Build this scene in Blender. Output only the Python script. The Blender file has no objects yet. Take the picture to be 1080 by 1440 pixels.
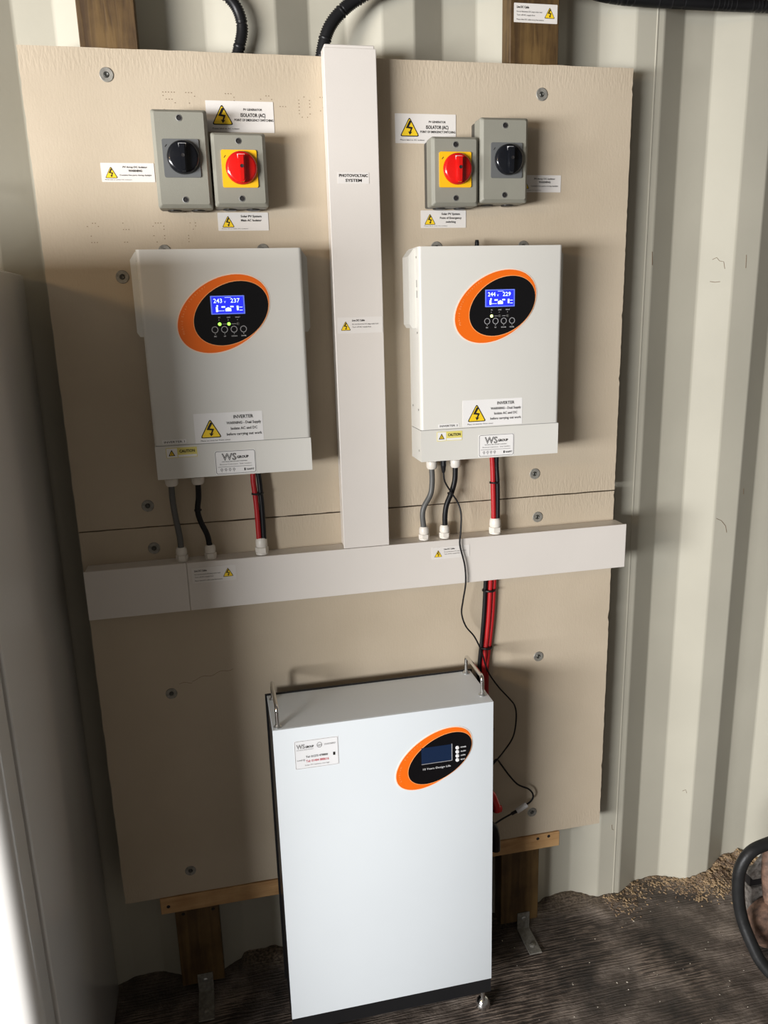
import bpy, bmesh, math, random
from mathutils import Vector, Matrix
random.seed(7)
S = bpy.context.scene
COL = S.collection
PI = math.pi

# ------------------------------------------------------------------ camera
cam_d = bpy.data.cameras.new('camera'); cam = bpy.data.objects.new('camera', cam_d); COL.objects.link(cam)
right = Vector((0.97653, -0.21360, -0.02745)); down = Vector((-0.07828, -0.23334, -0.96924)); fwd = Vector((0.20063, 0.94864, -0.24459))
M3 = Matrix((right, -down, -fwd)).transposed()
cam.matrix_world = Matrix.Translation((0.2920, -1.6582, 1.6198)) @ M3.to_4x4()
cam_d.sensor_fit = 'VERTICAL'; cam_d.sensor_height = 36.0; cam_d.lens = 27.676
cam_d.clip_start = 0.02
S.camera = cam

# ------------------------------------------------------------------ world, lights, exposure
W = bpy.data.worlds.new('world'); S.world = W; W.use_nodes = True
bg = W.node_tree.nodes['Background']; bg.inputs[0].default_value = (1.0, 0.93, 0.84, 1); bg.inputs[1].default_value = 0.13

def area(name, loc, target, sx, sy, power, color):
    d = bpy.data.lights.new(name, 'AREA'); d.shape = 'RECTANGLE'; d.size = sx; d.size_y = sy
    d.energy = power; d.color = color
    o = bpy.data.objects.new(name, d); COL.objects.link(o); o.location = loc
    o.rotation_euler = (Vector(target) - Vector(loc)).to_track_quat('-Z', 'Y').to_euler()
    return o
area('daylight_opening_high', (-1.85, -2.10, 2.28), (0.6, 0, 1.2), 0.80, 0.16, 10, (1.0, 0.66, 0.32))
area('daylight_opening_low', (-2.95, -2.90, 1.30), (1.3, 0, 0.0), 2.6, 0.8, 385, (0.965, 0.965, 0.975))
S.view_settings.view_transform = 'Standard'; S.view_settings.look = 'None'
S.view_settings.gamma = 1.0; S.view_settings.use_curve_mapping = False
S.view_settings.exposure = 0.12

# ------------------------------------------------------------------ materials
def mat(name, color, rough=0.5, metal=0.0, noise=0.0, nscale=20.0, bump=0.0, bscale=200.0, emit=None, estr=0.0, coat=0.0, stretch=(1, 1, 1), color2=None):
    m = bpy.data.materials.new(name); m.use_nodes = True
    nt = m.node_tree; b = nt.nodes['Principled BSDF']
    b.inputs['Base Color'].default_value = (*color, 1); b.inputs['Roughness'].default_value = rough
    b.inputs['Metallic'].default_value = metal; b.inputs['Coat Weight'].default_value = coat
    if emit: b.inputs['Emission Color'].default_value = (*emit, 1); b.inputs['Emission Strength'].default_value = estr
    if noise or bump:
        tc = nt.nodes.new('ShaderNodeTexCoord'); mp = nt.nodes.new('ShaderNodeMapping'); mp.inputs['Scale'].default_value = stretch
        nt.links.new(tc.outputs['Object'], mp.inputs['Vector'])
    if noise:
        n = nt.nodes.new('ShaderNodeTexNoise'); n.inputs['Scale'].default_value = nscale; n.inputs['Detail'].default_value = 5
        nt.links.new(mp.outputs[0], n.inputs['Vector'])
        r = nt.nodes.new('ShaderNodeMix'); r.data_type = 'RGBA'
        c2 = color2 if color2 else tuple(c * (1 - noise) for c in color)
        r.inputs[6].default_value = (*c2, 1); r.inputs[7].default_value = (*[min(1, c * (1 + noise * .3)) for c in color], 1)
        mr = nt.nodes.new('ShaderNodeMapRange'); mr.inputs[1].default_value = .3; mr.inputs[2].default_value = .7
        nt.links.new(n.outputs[0], mr.inputs[0]); nt.links.new(mr.outputs[0], r.inputs[0]); nt.links.new(r.outputs[2], b.inputs['Base Color'])
    if bump:
        n2 = nt.nodes.new('ShaderNodeTexNoise'); n2.inputs['Scale'].default_value = bscale; n2.inputs['Detail'].default_value = 4
        nt.links.new(mp.outputs[0], n2.inputs['Vector'])
        bp = nt.nodes.new('ShaderNodeBump'); bp.inputs['Strength'].default_value = bump; bp.inputs['Distance'].default_value = .002
        nt.links.new(n2.outputs[0], bp.inputs['Height']); nt.links.new(bp.outputs[0], b.inputs['Normal'])
    return m

M = {}
M['wall'] = mat('container_paint', (0.51, 0.488, 0.402), .42, noise=.10, nscale=3, bump=.10, bscale=60)
M['ceil'] = mat('ceiling_paint', (0.14, 0.12, 0.10), .7, noise=.1, nscale=3)
M['trunk'] = mat('white_upvc', (0.71, 0.67, 0.62), .38, noise=.03, nscale=6, bump=.05, bscale=300)
M['inv'] = mat('white_powder_coat', (0.70, 0.69, 0.64), .36, noise=.02, nscale=5, bump=.06, bscale=900)
M['batt'] = mat('battery_white_coat', (0.74, 0.79, 0.82), .42, noise=.02, nscale=4, bump=.06, bscale=900)
M['fridge'] = mat('gloss_white_enamel', (0.70, 0.69, 0.66), .13, noise=.03, nscale=3, bump=.03, bscale=8)
M['gasket'] = mat('grey_gasket', (0.30, 0.30, 0.29), .6)
M['black'] = mat('black_plastic', (0.012, 0.012, 0.013), .35)
M['rubber'] = mat('black_rubber', (0.018, 0.018, 0.018), .42, noise=.3, nscale=40, bump=.2, bscale=120)
M['gloss'] = mat('gloss_black_panel', (0.004, 0.004, 0.005), .12)
M['orange'] = mat('orange_print', (0.88, 0.155, 0.006), .35)
M['orange_light'] = mat('pale_orange_print', (0.95, 0.38, 0.13), .4)
M['cream'] = mat('cream_edge', (0.9, 0.72, 0.58), .4)
M['isogrey'] = mat('grey_abs', (0.27, 0.265, 0.22), .48, bump=.15, bscale=900, noise=.04)
M['isodark'] = mat('dark_grey_abs', (0.05, 0.05, 0.045), .5)
M['plategrey'] = mat('plate_grey', (0.13, 0.135, 0.135), .4)
M['red'] = mat('red_plastic', (0.62, 0.008, 0.006), .22, coat=.3)
M['knobblack'] = mat('knob_black', (0.008, 0.009, 0.012), .2, coat=.3)
M['yellow'] = mat('yellow_plastic', (0.90, 0.50, 0.01), .4)
M['hazard'] = mat('hazard_yellow', (0.90, 0.62, 0.02), .45)
M['palewarn'] = mat('caution_yellow', (0.75, 0.66, 0.18), .45)
M['paper'] = mat('white_sticker', (0.76, 0.73, 0.69), .42, noise=.02)
M['paper_tr'] = mat('clear_white_sticker', (0.84, 0.83, 0.81), .3)
M['paper_cool'] = mat('cool_white_sticker', (0.88, 0.89, 0.90), .3)
M['ink'] = mat('black_ink', (0.02, 0.018, 0.016), .5)
M['inkgrey'] = mat('grey_ink', (0.16, 0.15, 0.15), .5)
M['inkred'] = mat('red_ink', (0.55, 0.06, 0.09), .5)
M['inkbrown'] = mat('printed_dots', (0.17, 0.11, 0.06), .7)
M['white'] = mat('white_print', (0.75, 0.75, 0.75), .4)
M['dimprint'] = mat('grey_print', (0.33, 0.33, 0.34), .4)
M['steel'] = mat('zinc_steel', (0.55, 0.56, 0.55), .34, metal=.9, noise=.15, nscale=90)
M['dullsteel'] = mat('dull_zinc', (0.34, 0.33, 0.29), .55, metal=.35, noise=.3, nscale=120, color2=(0.2, 0.19, 0.17))
M['chrome'] = mat('chrome', (0.75, 0.75, 0.74), .12, metal=1)
M['hole'] = mat('dark_recess', (0.012, 0.01, 0.01), .7)
M['gland'] = mat('ivory_nylon', (0.74, 0.70, 0.63), .35)
M['cabgrey'] = mat('grey_cable_sheath', (0.10, 0.10, 0.095), .45)
M['cabblack'] = mat('black_cable_sheath', (0.008, 0.008, 0.009), .42)
M['cabred'] = mat('red_cable_sheath', (0.42, 0.012, 0.015), .35)
M['lcd'] = mat('lcd_blue', (0.02, 0.03, 0.6), .3, emit=(0.010, 0.016, 0.62), estr=1.0)
M['lcdframe'] = mat('lcd_frame', (0.10, 0.14, 0.55), .3, emit=(0.10, 0.16, 0.65), estr=.6)
M['lcdtxt'] = mat('lcd_white', (0.7, 0.8, 1), .3, emit=(0.55, 0.72, 1.0), estr=1.0)
M['lcdoff'] = mat('lcd_off', (0.008, 0.02, 0.055), .15)
M['led'] = mat('led_green', (0.3, 0.9, 0.1), .3, emit=(0.35, 1.0, 0.08), estr=1.6)
M['ledpale'] = mat('led_pale', (0.7, 0.9, 0.3), .3, emit=(0.85, 1.0, 0.4), estr=1.3)
M['rust'] = mat('rusty_iron', (0.22, 0.13, 0.09), .7, noise=.6, nscale=60, bump=.6, bscale=200, color2=(0.07, 0.045, 0.035))
M['greyiron'] = mat('worn_grey_iron', (0.24, 0.22, 0.20), .6, noise=.5, nscale=90, bump=.5, bscale=150, color2=(0.08, 0.07, 0.06))
M['chips'] = mat('straw_chips', (0.42, 0.30, 0.17), .8, noise=.6, nscale=35, color2=(0.14, 0.09, 0.06))
M['chiplight'] = mat('pale_chips', (0.6, 0.55, 0.46), .7)

for k_ in ('black', 'cabblack', 'rubber', 'knobblack', 'ink'):
    M[k_].node_tree.nodes['Principled BSDF'].inputs['Specular IOR Level'].default_value = .25

def wood(name, c1, c2, axis, scale=1.0, rough=.6):
    m = bpy.data.materials.new(name); m.use_nodes = True; nt = m.node_tree; b = nt.nodes['Principled BSDF']
    b.inputs['Roughness'].default_value = rough
    tc = nt.nodes.new('ShaderNodeTexCoord'); mp = nt.nodes.new('ShaderNodeMapping')
    sc = [60 * scale] * 3; sc['xyz'.index(axis)] = 5 * scale; mp.inputs['Scale'].default_value = sc
    nt.links.new(tc.outputs['Object'], mp.inputs[0])
    n = nt.nodes.new('ShaderNodeTexNoise'); n.inputs['Scale'].default_value = 1.0; n.inputs['Detail'].default_value = 6; n.inputs['Distortion'].default_value = 1.2
    nt.links.new(mp.outputs[0], n.inputs[0])
    mp2 = nt.nodes.new('ShaderNodeMapping'); mp2.inputs['Scale'].default_value = (18, 18, 14); nt.links.new(tc.outputs['Object'], mp2.inputs[0])
    n3 = nt.nodes.new('ShaderNodeTexNoise'); n3.inputs['Scale'].default_value = 1.0; n3.inputs['Detail'].default_value = 4; nt.links.new(mp2.outputs[0], n3.inputs[0])
    ad = nt.nodes.new('ShaderNodeMath'); ad.operation = 'ADD'; nt.links.new(n.outputs[0], ad.inputs[0]); nt.links.new(n3.outputs[0], ad.inputs[1])
    r = nt.nodes.new('ShaderNodeValToRGB'); r.color_ramp.elements[0].position = .38; r.color_ramp.elements[1].position = .62
    r.color_ramp.elements[0].color = (*c1, 1); r.color_ramp.elements[1].color = (*c2, 1)
    hf = nt.nodes.new('ShaderNodeMath'); hf.operation = 'MULTIPLY'; hf.inputs[1].default_value = .5; nt.links.new(ad.outputs[0], hf.inputs[0])
    nt.links.new(hf.outputs[0], r.inputs[0]); nt.links.new(r.outputs[0], b.inputs['Base Color'])
    bp = nt.nodes.new('ShaderNodeBump'); bp.inputs['Strength'].default_value = .4; bp.inputs['Distance'].default_value = .002
    nt.links.new(n.outputs[0], bp.inputs['Height']); nt.links.new(bp.outputs[0], b.inputs['Normal'])
    return m
M['stud'] = wood('dark_treated_timber', (0.055, 0.028, 0.008), (0.15, 0.088, 0.028), 'z')
M['stud_low'] = M['stud']
M['batten'] = wood('fresh_pine', (0.42, 0.23, 0.09), (0.60, 0.37, 0.17), 'x')
M['beam'] = wood('old_beam', (0.10, 0.055, 0.03), (0.18, 0.10, 0.06), 'x')

# cement board: fine noise plus short pressed ribs in bands along the top and bottom edges
def board_mat(zt, zb):
    m = bpy.data.materials.new('cement_board'); m.use_nodes = True; nt = m.node_tree; b = nt.nodes['Principled BSDF']
    N = nt.nodes.new; L = nt.links.new
    b.inputs['Roughness'].default_value = .72; b.inputs['Specular IOR Level'].default_value = .3
    g = N('ShaderNodeNewGeometry'); sp = N('ShaderNodeSeparateXYZ'); L(g.outputs['Position'], sp.inputs[0])
    def math_(op, a, bb=None, c=None):
        n = N('ShaderNodeMath'); n.operation = op
        for i, v in enumerate((a, bb, c)):
            if v is None: continue
            if isinstance(v, (int, float)): n.inputs[i].default_value = v
            else: L(v, n.inputs[i])
        return n.outputs[0]
    z = sp.outputs[2]
    dt = math_('SUBTRACT', zt, z); db = math_('SUBTRACT', z, zb); d = math_('MINIMUM', dt, db)
    band = N('ShaderNodeMapRange'); band.inputs[1].default_value = .052; band.inputs[2].default_value = .028; L(d, band.inputs[0])
    mp = N('ShaderNodeMapping'); mp.inputs['Scale'].default_value = (230, 8, 62); L(g.outputs['Position'], mp.inputs[0])
    rib = N('ShaderNodeTexNoise'); rib.inputs['Scale'].default_value = 1; rib.inputs['Detail'].default_value = 2; L(mp.outputs[0], rib.inputs[0])
    ribs = math_('MULTIPLY', rib.outputs[0], math_('ADD', math_('MULTIPLY', band.outputs[0], 1.5), .38))
    fine = N('ShaderNodeTexNoise'); fine.inputs['Scale'].default_value = 260; fine.inputs['Detail'].default_value = 3; L(g.outputs['Position'], fine.inputs[0])
    h = math_('ADD', ribs, math_('MULTIPLY', fine.outputs[0], .35))
    bp = N('ShaderNodeBump'); bp.inputs['Strength'].default_value = .17; bp.inputs['Distance'].default_value = .0035; L(h, bp.inputs['Height']); L(bp.outputs[0], b.inputs['Normal'])
    big = N('ShaderNodeTexNoise'); big.inputs['Scale'].default_value = 3.5; big.inputs['Detail'].default_value = 7; L(g.outputs['Position'], big.inputs[0])
    r = N('ShaderNodeValToRGB'); r.color_ramp.elements[0].position = .3; r.color_ramp.elements[1].position = .7
    r.color_ramp.elements[0].color = (0.49, 0.412, 0.305, 1); r.color_ramp.elements[1].color = (0.57, 0.485, 0.368, 1)
    L(big.outputs[0], r.inputs[0]); L(r.outputs[0], b.inputs['Base Color'])
    return m

# ------------------------------------------------------------------ helpers
def origin_of(o):
    return Vector(o.location) if o else Vector((0, 0, 0))

def link_mesh(name, bm, m, parent=None, origin=None, smooth=False, auto=True):
    """bm is in world coordinates; origin is subtracted for top-level things, parent's world place for children."""
    if parent is not None:
        off = parent['_w'] if '_w' in parent else (0, 0, 0)
    elif origin is not None: off = origin
    else: off = (0, 0, 0)
    off = Vector(off)
    bmesh.ops.translate(bm, verts=bm.verts, vec=-off)
    bmesh.ops.recalc_face_normals(bm, faces=bm.faces) if not getattr(bm, 'flat', False) and smooth != 'flat' else None
    me = bpy.data.meshes.new(name); bm.to_mesh(me); bm.free()
    if smooth is True:
        for p in me.polygons: p.use_smooth = True
    if isinstance(m, (list, tuple)):
        for k in m: me.materials.append(k)
    else: me.materials.append(m)
    if smooth is True and auto:
        try: me.set_sharp_from_angle(angle=math.radians(40))
        except Exception: pass
    o = bpy.data.objects.new(name, me); COL.objects.link(o)
    if parent is not None:
        o.parent = parent; o['_w'] = tuple(off)
    else:
        o.location = off; o['_w'] = tuple(off)
    return o

def thing(name, label, cat, loc, group=None):
    o = bpy.data.objects.new(name, None); COL.objects.link(o); o.location = loc; o.empty_display_size = .05
    o['label'] = label; o['category'] = cat; o['_w'] = tuple(loc)
    if group: o['group'] = group
    return o

def tag(o, label, cat, group=None):
    o['label'] = label; o['category'] = cat
    if group: o['group'] = group
    return o

def box(bm, x0, x1, y0, y1, z0, z1, bev=0.0, seg=2, edges=None):
    r = bmesh.ops.create_cube(bm, size=1.0); vs = r['verts']
    for v in vs:
        v.co.x = x0 if v.co.x < 0 else x1; v.co.y = y0 if v.co.y < 0 else y1; v.co.z = z0 if v.co.z < 0 else z1
    if bev > 0:
        es = set(e for v in vs for e in v.link_edges)
        if edges: es = [e for e in es if edges(e)]
        bmesh.ops.bevel(bm, geom=list(es), offset=bev, segments=seg, profile=.5, affect='EDGES')
    return bm

def nb(): return bmesh.new()

def prism(bm, pts, y0, y1):
    """pts: (x,z) outline; solid between y0 (front, smaller) and y1."""
    f = [bm.verts.new((x, y0, z)) for x, z in pts]; b = [bm.verts.new((x, y1, z)) for x, z in pts]
    bm.faces.new(f); bm.faces.new(b[::-1]); n = len(pts)
    for i in range(n): bm.faces.new((f[i], b[i], b[(i + 1) % n], f[(i + 1) % n]))
    return bm

def rrect(x0, x1, z0, z1, r, n=4):
    pts = []
    for cx, cz, a0 in ((x1 - r, z1 - r, 0), (x0 + r, z1 - r, 90), (x0 + r, z0 + r, 180), (x1 - r, z0 + r, 270)):
        for k in range(n + 1):
            a = math.radians(a0 + 90 * k / n); pts.append((cx + r * math.cos(a), cz + r * math.sin(a)))
    return pts

def ell(cx, cz, a, b, ang, n=64):
    t = math.radians(ang); c, s = math.cos(t), math.sin(t)
    return [(cx + a * math.cos(u) * c - b * math.sin(u) * s, cz + a * math.cos(u) * s + b * math.sin(u) * c) for u in [2 * PI * k / n for k in range(n)]]

def ring_prism(bm, po, pi_, y0, y1):
    n = len(po); A = [[bm.verts.new((x, y, z)) for x, z in pp] for pp, y in ((po, y0), (pi_, y0), (po, y1), (pi_, y1))]
    for i in range(n):
        j = (i + 1) % n
        bm.faces.new((A[0][i], A[1][i], A[1][j], A[0][j])); bm.faces.new((A[2][i], A[0][i], A[0][j], A[2][j]))
        bm.faces.new((A[1][i], A[3][i], A[3][j], A[1][j])); bm.faces.new((A[3][i], A[2][i], A[2][j], A[3][j]))
    return bm

def lathe(bm, prof, c, axis='y', n=24, sgn=-1):
    """prof: list of (radius, height) along axis direction sgn"""
    rings = []
    for r, h in prof:
        ring = []
        for k in range(n):
            a = 2 * PI * k / n; u, w = r * math.cos(a), r * math.sin(a)
            if axis == 'y': p = (c[0] + u, c[1] + sgn * h, c[2] + w)
            elif axis == 'z': p = (c[0] + u, c[1] + w, c[2] + sgn * h)
            else: p = (c[0] + sgn * h, c[1] + u, c[2] + w)
            ring.append(bm.verts.new(p))
        rings.append(ring)
    for a, b in zip(rings, rings[1:]):
        for k in range(n): bm.faces.new((a[k], a[(k + 1) % n], b[(k + 1) % n], b[k]))
    bm.faces.new(rings[0]); bm.faces.new(rings[-1][::-1])
    return bm

def catmull(P, step=.006):
    P = [Vector(p) for p in P]
    if len(P) < 3:
        return P
    Q = [2 * P[0] - P[1]] + P + [2 * P[-1] - P[-2]]; out = []
    for i in range(1, len(Q) - 2):
        a, b, c, d = Q[i - 1:i + 3]; n = max(2, int((c - b).length / step))
        for k in range(n):
            t = k / n
            out.append(.5 * ((2 * b) + (c - a) * t + (2 * a - 5 * b + 4 * c - d) * t * t + (-a + 3 * b - 3 * c + d) * t ** 3))
    out.append(P[-1]); return out

def tube(bm, P, r, n=10, step=.006, closed=False, rf=None, smooth=True):
    pts = catmull(P, step) if smooth else [Vector(p) for p in P]
    up = Vector((0, 1, 0.01)); rings = []; L = 0
    prev = None
    for i, p in enumerate(pts):
        t = (pts[min(i + 1, len(pts) - 1)] - pts[max(i - 1, 0)]).normalized()
        if prev is None:
            a = up.cross(t)
            if a.length < 1e-3: a = Vector((1, 0, 0)).cross(t)
            a.normalize()
        else:
            a = (prev - t * prev.dot(t)).normalized()
        prev = a; b = t.cross(a)
        if i: L += (p - pts[i - 1]).length
        rr = r if rf is None else rf(L, r)
        rings.append([bm.verts.new(p + a * rr * math.cos(2 * PI * k / n) + b * rr * math.sin(2 * PI * k / n)) for k in range(n)])
    for a, b in zip(rings, rings[1:]):
        for k in range(n): bm.faces.new((a[k], a[(k + 1) % n], b[(k + 1) % n], b[k]))
    bm.faces.new(rings[0][::-1]); bm.faces.new(rings[-1])
    return bm

def poly(bm, pts, y):
    vs = [bm.verts.new((x, y, z)) for x, z in pts]; f = bm.faces.new(vs)
    f.normal_update()
    if f.normal.y > 0: f.normal_flip()
    return f

_cache = {}
def text(bm, s, x, z, h, y, w=None, align='C', bold=0.0, rot=0.0, outline=0.0):
    """flat lettering facing -y. h = cap height, w = fit width"""
    key = (s, bold, outline)
    if key not in _cache:
        cu = bpy.data.curves.new('t', 'FONT'); cu.body = s; cu.size = 1.0; cu.resolution_u = 2; cu.offset = bold
        if outline: cu.fill_mode = 'NONE'; cu.bevel_depth = outline; cu.bevel_resolution = 0
        o = bpy.data.objects.new('t', cu); COL.objects.link(o)
        bpy.context.view_layer.update()
        me = bpy.data.meshes.new_from_object(o.evaluated_get(bpy.context.evaluated_depsgraph_get()))
        vs = [tuple(v.co) for v in me.vertices]; fs = [tuple(p.vertices) for p in me.polygons]
        bpy.data.objects.remove(o); bpy.data.meshes.remove(me); bpy.data.curves.remove(cu)
        _cache[key] = (vs, fs)
    vs, fs = _cache[key]
    if not vs: return
    x0 = min(v[0] for v in vs); x1 = max(v[0] for v in vs)
    sc = h / .70; sx = sc if w is None else w / max(x1 - x0, 1e-6)
    wid = (x1 - x0) * sx; off = {'C': -wid / 2, 'L': 0, 'R': -wid}[align]
    c, sn = math.cos(rot), math.sin(rot); nv = []
    for v in vs:
        u = (v[0] - x0) * sx + off; t = v[1] * sc
        nv.append(bm.verts.new((x + u * c - t * sn, y - v[2] * sc * .02, z + u * sn + t * c)))
    for f in fs:
        try: bm.faces.new([nv[i] for i in f])
        except ValueError: pass

def triangle_sign(par, x, z, w, y, border=.06):
    """yellow triangle with black edge and lightning bolt; x,z = lower-left corner"""
    h = w * .9
    T = [(x, z), (x + w, z), (x + w / 2, z + h)]
    def inset(T, k):
        cx = sum(p[0] for p in T) / 3; cz = sum(p[1] for p in T) / 3
        return [(cx + (px - cx) * k, cz + (pz - cz) * k) for px, pz in T]
    def rnd(T, r=.12):
        out = []
        for i in range(3):
            p, a, b = Vector(T[i]), Vector(T[i - 1]), Vector(T[(i + 1) % 3])
            q0 = p.lerp(a, r); q1 = p.lerp(b, r)
            for t in (0, .33, .67, 1): out.append(tuple(q0.lerp(p, t).lerp(p.lerp(q1, t), t)))
        return out
    bm = nb(); poly(bm, rnd(T), y - .0002); a = link_mesh('sign_border', bm, M['ink'], par, smooth='flat')
    bm = nb(); poly(bm, rnd(inset(T, .86), .08), y - .0005); b = link_mesh('warning_triangle', bm, M['hazard'], par, smooth='flat')
    B = [(.50, .74), (.60, .68), (.46, .45), (.66, .42), (.56, .20), (.63, .21), (.50, .07), (.42, .23), (.49, .215), (.55, .35), (.31, .385)]
    bm = nb(); poly(bm, [(x + u * w, z + v * w) for u, v in B], y - .0008)
    c = link_mesh('lightning_bolt', bm, M['ink'], par, smooth='flat')
    return a

def sticker_base(name, x0, x1, z0, z1, y, par=None, m='paper', lab=None, cat='label', thick=.0005):
    if par is None:
        t = thing(name, lab, cat, ((x0 + x1) / 2, y, z0))
    else: t = None
    bm = nb(); prism(bm, rrect(x0, x1, z0, z1, .001, 2), y - thick, y)
    o = link_mesh('sticker_paper' if par is None else name, bm, M[m], t if par is None else par)
    if par is not None and lab: o['label'] = lab
    return t if par is None else o

def lettering(par, lines, y, m='ink', name='lettering'):
    bm = nb()
    for (s, x, z, h, w, al, bold) in lines: text(bm, s, x, z, h, y, w, al, bold)
    return link_mesh(name, bm, M[m], par, smooth='flat')

# ------------------------------------------------------------------ the setting: container shell
CREST, TROUGH, PITCH, C0 = 0.060, 0.098, 0.278, 1.236
bm = nb(); prof = []
k = -9
while C0 + PITCH * k < 3.0:
    x = C0 + PITCH * k
    prof += [(x, CREST), (x + .066, CREST), (x + .136, TROUGH), (x + .210, TROUGH)]
    k += 1
vt = [(bm.verts.new((x, y, -.05)), bm.verts.new((x, y, 2.42))) for x, y in prof]
for a, b in zip(vt, vt[1:]): bm.faces.new((a[0], b[0], b[1], a[1]))
bk = [(bm.verts.new((x, .13, -.05)), bm.verts.new((x, .13, 2.42))) for x in (prof[0][0], prof[-1][0])]
bm.faces.new((bk[0][0], bk[0][1], bk[1][1], bk[1][0]))
wall = link_mesh('wall_back', bm, M['wall'], smooth='flat'); wall['kind'] = 'structure'
bmesh_mod = wall.modifiers.new('bevel', 'BEVEL'); bmesh_mod.harden_normals = True; bmesh_mod.width = .004; bmesh_mod.segments = 3; bmesh_mod.limit_method = 'ANGLE'; bmesh_mod.angle_limit = .3
for p in wall.data.polygons: p.use_smooth = True
bm = nb(); tube(bm, [(1.284, CREST + .0005, 0.0), (1.284, CREST + .0005, 2.4)], .0022, 6, smooth=False)
wb = link_mesh('weld_bead', bm, M['wall'], wall)
# scratches scuffed through the paint, following the sloping faces
def wall_front(x):
    t = (x - C0) % PITCH
    if t < .066: return CREST
    if t < .136: return CREST + (TROUGH - CREST) * (t - .066) / .07
    if t < .210: return TROUGH
    return TROUGH - (TROUGH - CREST) * (t - .210) / .068
for pts in ([(1.472, 1.722), (1.480, 1.726), (1.486, 1.718), (1.494, 1.716), (1.497, 1.700)], [(1.470, 1.672), (1.480, 1.670), (1.490, 1.671)], [(1.545, 1.73), (1.546, 1.70)],
            [(1.520, 1.090), (1.535, 1.083), (1.548, 1.068), (1.553, 1.05)], [(1.600, 1.16), (1.601, 1.145)], [(1.30, 1.74), (1.302, 1.71)], [(1.49, .30), (1.497, .305), (1.50, .295)], [(1.27, .24), (1.272, .225), (1.277, .223)]):
    bm = nb(); tube(bm, [(x, wall_front(x) - .0003, z) for x, z in pts], .0006, 5, smooth=False)
    link_mesh('paint_scratch', bm, M['inkbrown'], wall)

bm = nb(); box(bm, -1.30, 3.0, -2.9, .13, 2.40, 2.45); ce = link_mesh('ceiling', bm, M['ceil']); ce['kind'] = 'structure'

# floor: heightfield of dirty, worn plywood with dirt heaped against the wall
from mathutils import noise as NZ
def wall_y(x):
    t = (x - C0) % PITCH
    if t < .066: return CREST
    if t < .136: return CREST + (TROUGH - CREST) * (t - .066) / .07
    if t < .210: return TROUGH
    return TROUGH - (TROUGH - CREST) * (t - .210) / .068
def floor_h(x, y):
    d = wall_y(x) - y
    n = NZ.noise(Vector((x * 6, y * 6, 3.1))); n2 = NZ.noise(Vector((x * 28, y * 28, 1.7))); n3 = NZ.noise(Vector((x * 90, y * 90, 4.2)))
    amp = .014 + .010 * NZ.noise(Vector((x * 4.5, 0, 9))) + (.028 * math.exp(-((x - 1.67) / .13) ** 2))
    heap = max(0, amp) * math.exp(-(max(d, 0) / (.055 + .02 * n)) ** 2) if x > .25 else .006 * math.exp(-(d / .05) ** 2)
    return heap * (1 + .35 * n2 + .2 * n3) + .0016 * n + .0011 * n2 + .0004 * n3
def grid(x0, x1, nx, y0, y1, ny):
    g = [[bm.verts.new((x0 + (x1 - x0) * i / nx, y0 + (y1 - y0) * j / ny, 0)) for j in range(ny + 1)] for i in range(nx + 1)]
    for col in g:
        for v in col: v.co.z = floor_h(v.co.x, v.co.y)
    for i in range(nx):
        for j in range(ny): bm.faces.new((g[i][j], g[i + 1][j], g[i + 1][j + 1], g[i][j + 1]))
bm = nb(); grid(-1.25, 2.95, 560, -.75, .11, 200); grid(-1.25, 2.95, 60, -2.9, -.75, 30)
fm = bpy.data.materials.new('dirty_plywood'); fm.use_nodes = True; nt = fm.node_tree; b = nt.nodes['Principled BSDF']
N = nt.nodes.new; L = nt.links.new
g = N('ShaderNodeNewGeometry')
mp = N('ShaderNodeMapping'); mp.inputs['Rotation'].default_value = (0, 0, math.radians(-2)); mp.inputs['Scale'].default_value = (12, 235, 1); L(g.outputs['Position'], mp.inputs[0])
gr = N('ShaderNodeTexNoise'); gr.inputs['Scale'].default_value = 1; gr.inputs['Detail'].default_value = 5; gr.inputs['Distortion'].default_value = 1.1; L(mp.outputs[0], gr.inputs[0])
mot = N('ShaderNodeTexNoise'); mot.inputs['Scale'].default_value = 7; mot.inputs['Detail'].default_value = 8; mot.inputs['Roughness'].default_value = .65; L(g.outputs['Position'], mot.inputs[0])
fine = N('ShaderNodeTexNoise'); fine.inputs['Scale'].default_value = 160; fine.inputs['Detail'].default_value = 4; L(g.outputs['Position'], fine.inputs[0])
r1 = N('ShaderNodeValToRGB'); e = r1.color_ramp.elements; e[0].position = .36; e[0].color = (0.034, 0.028, 0.024, 1); e[1].position = .66; e[1].color = (0.27, 0.225, 0.19, 1)
x_ = r1.color_ramp.elements.new(.5); x_.color = (0.10, 0.080, 0.066, 1)
L(mot.outputs[0], r1.inputs[0])
r2 = N('ShaderNodeValToRGB'); r2.color_ramp.elements[0].position = .44; r2.color_ramp.elements[0].color = (.28, .26, .25, 1); r2.color_ramp.elements[1].position = .54; r2.color_ramp.elements[1].color = (1.15, 1.1, 1.05, 1)
mpw = N('ShaderNodeMapping'); mpw.inputs['Rotation'].default_value = (0, 0, math.radians(-2)); mpw.inputs['Scale'].default_value = (.12, 1, 1); L(g.outputs['Position'], mpw.inputs[0])
wv = N('ShaderNodeTexWave'); wv.bands_direction = 'Y'; wv.inputs['Scale'].default_value = 34; wv.inputs['Distortion'].default_value = 9; wv.inputs['Detail'].default_value = 3; wv.inputs['Detail Scale'].default_value = 1.6; wv.inputs['Detail Roughness'].default_value = .6; L(mpw.outputs[0], wv.inputs[0])
wm = N('ShaderNodeMath'); wm.operation = 'MULTIPLY_ADD'; L(wv.outputs['Fac'], wm.inputs[0]); wm.inputs[1].default_value = .30; wm.inputs[2].default_value = -.14
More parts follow.
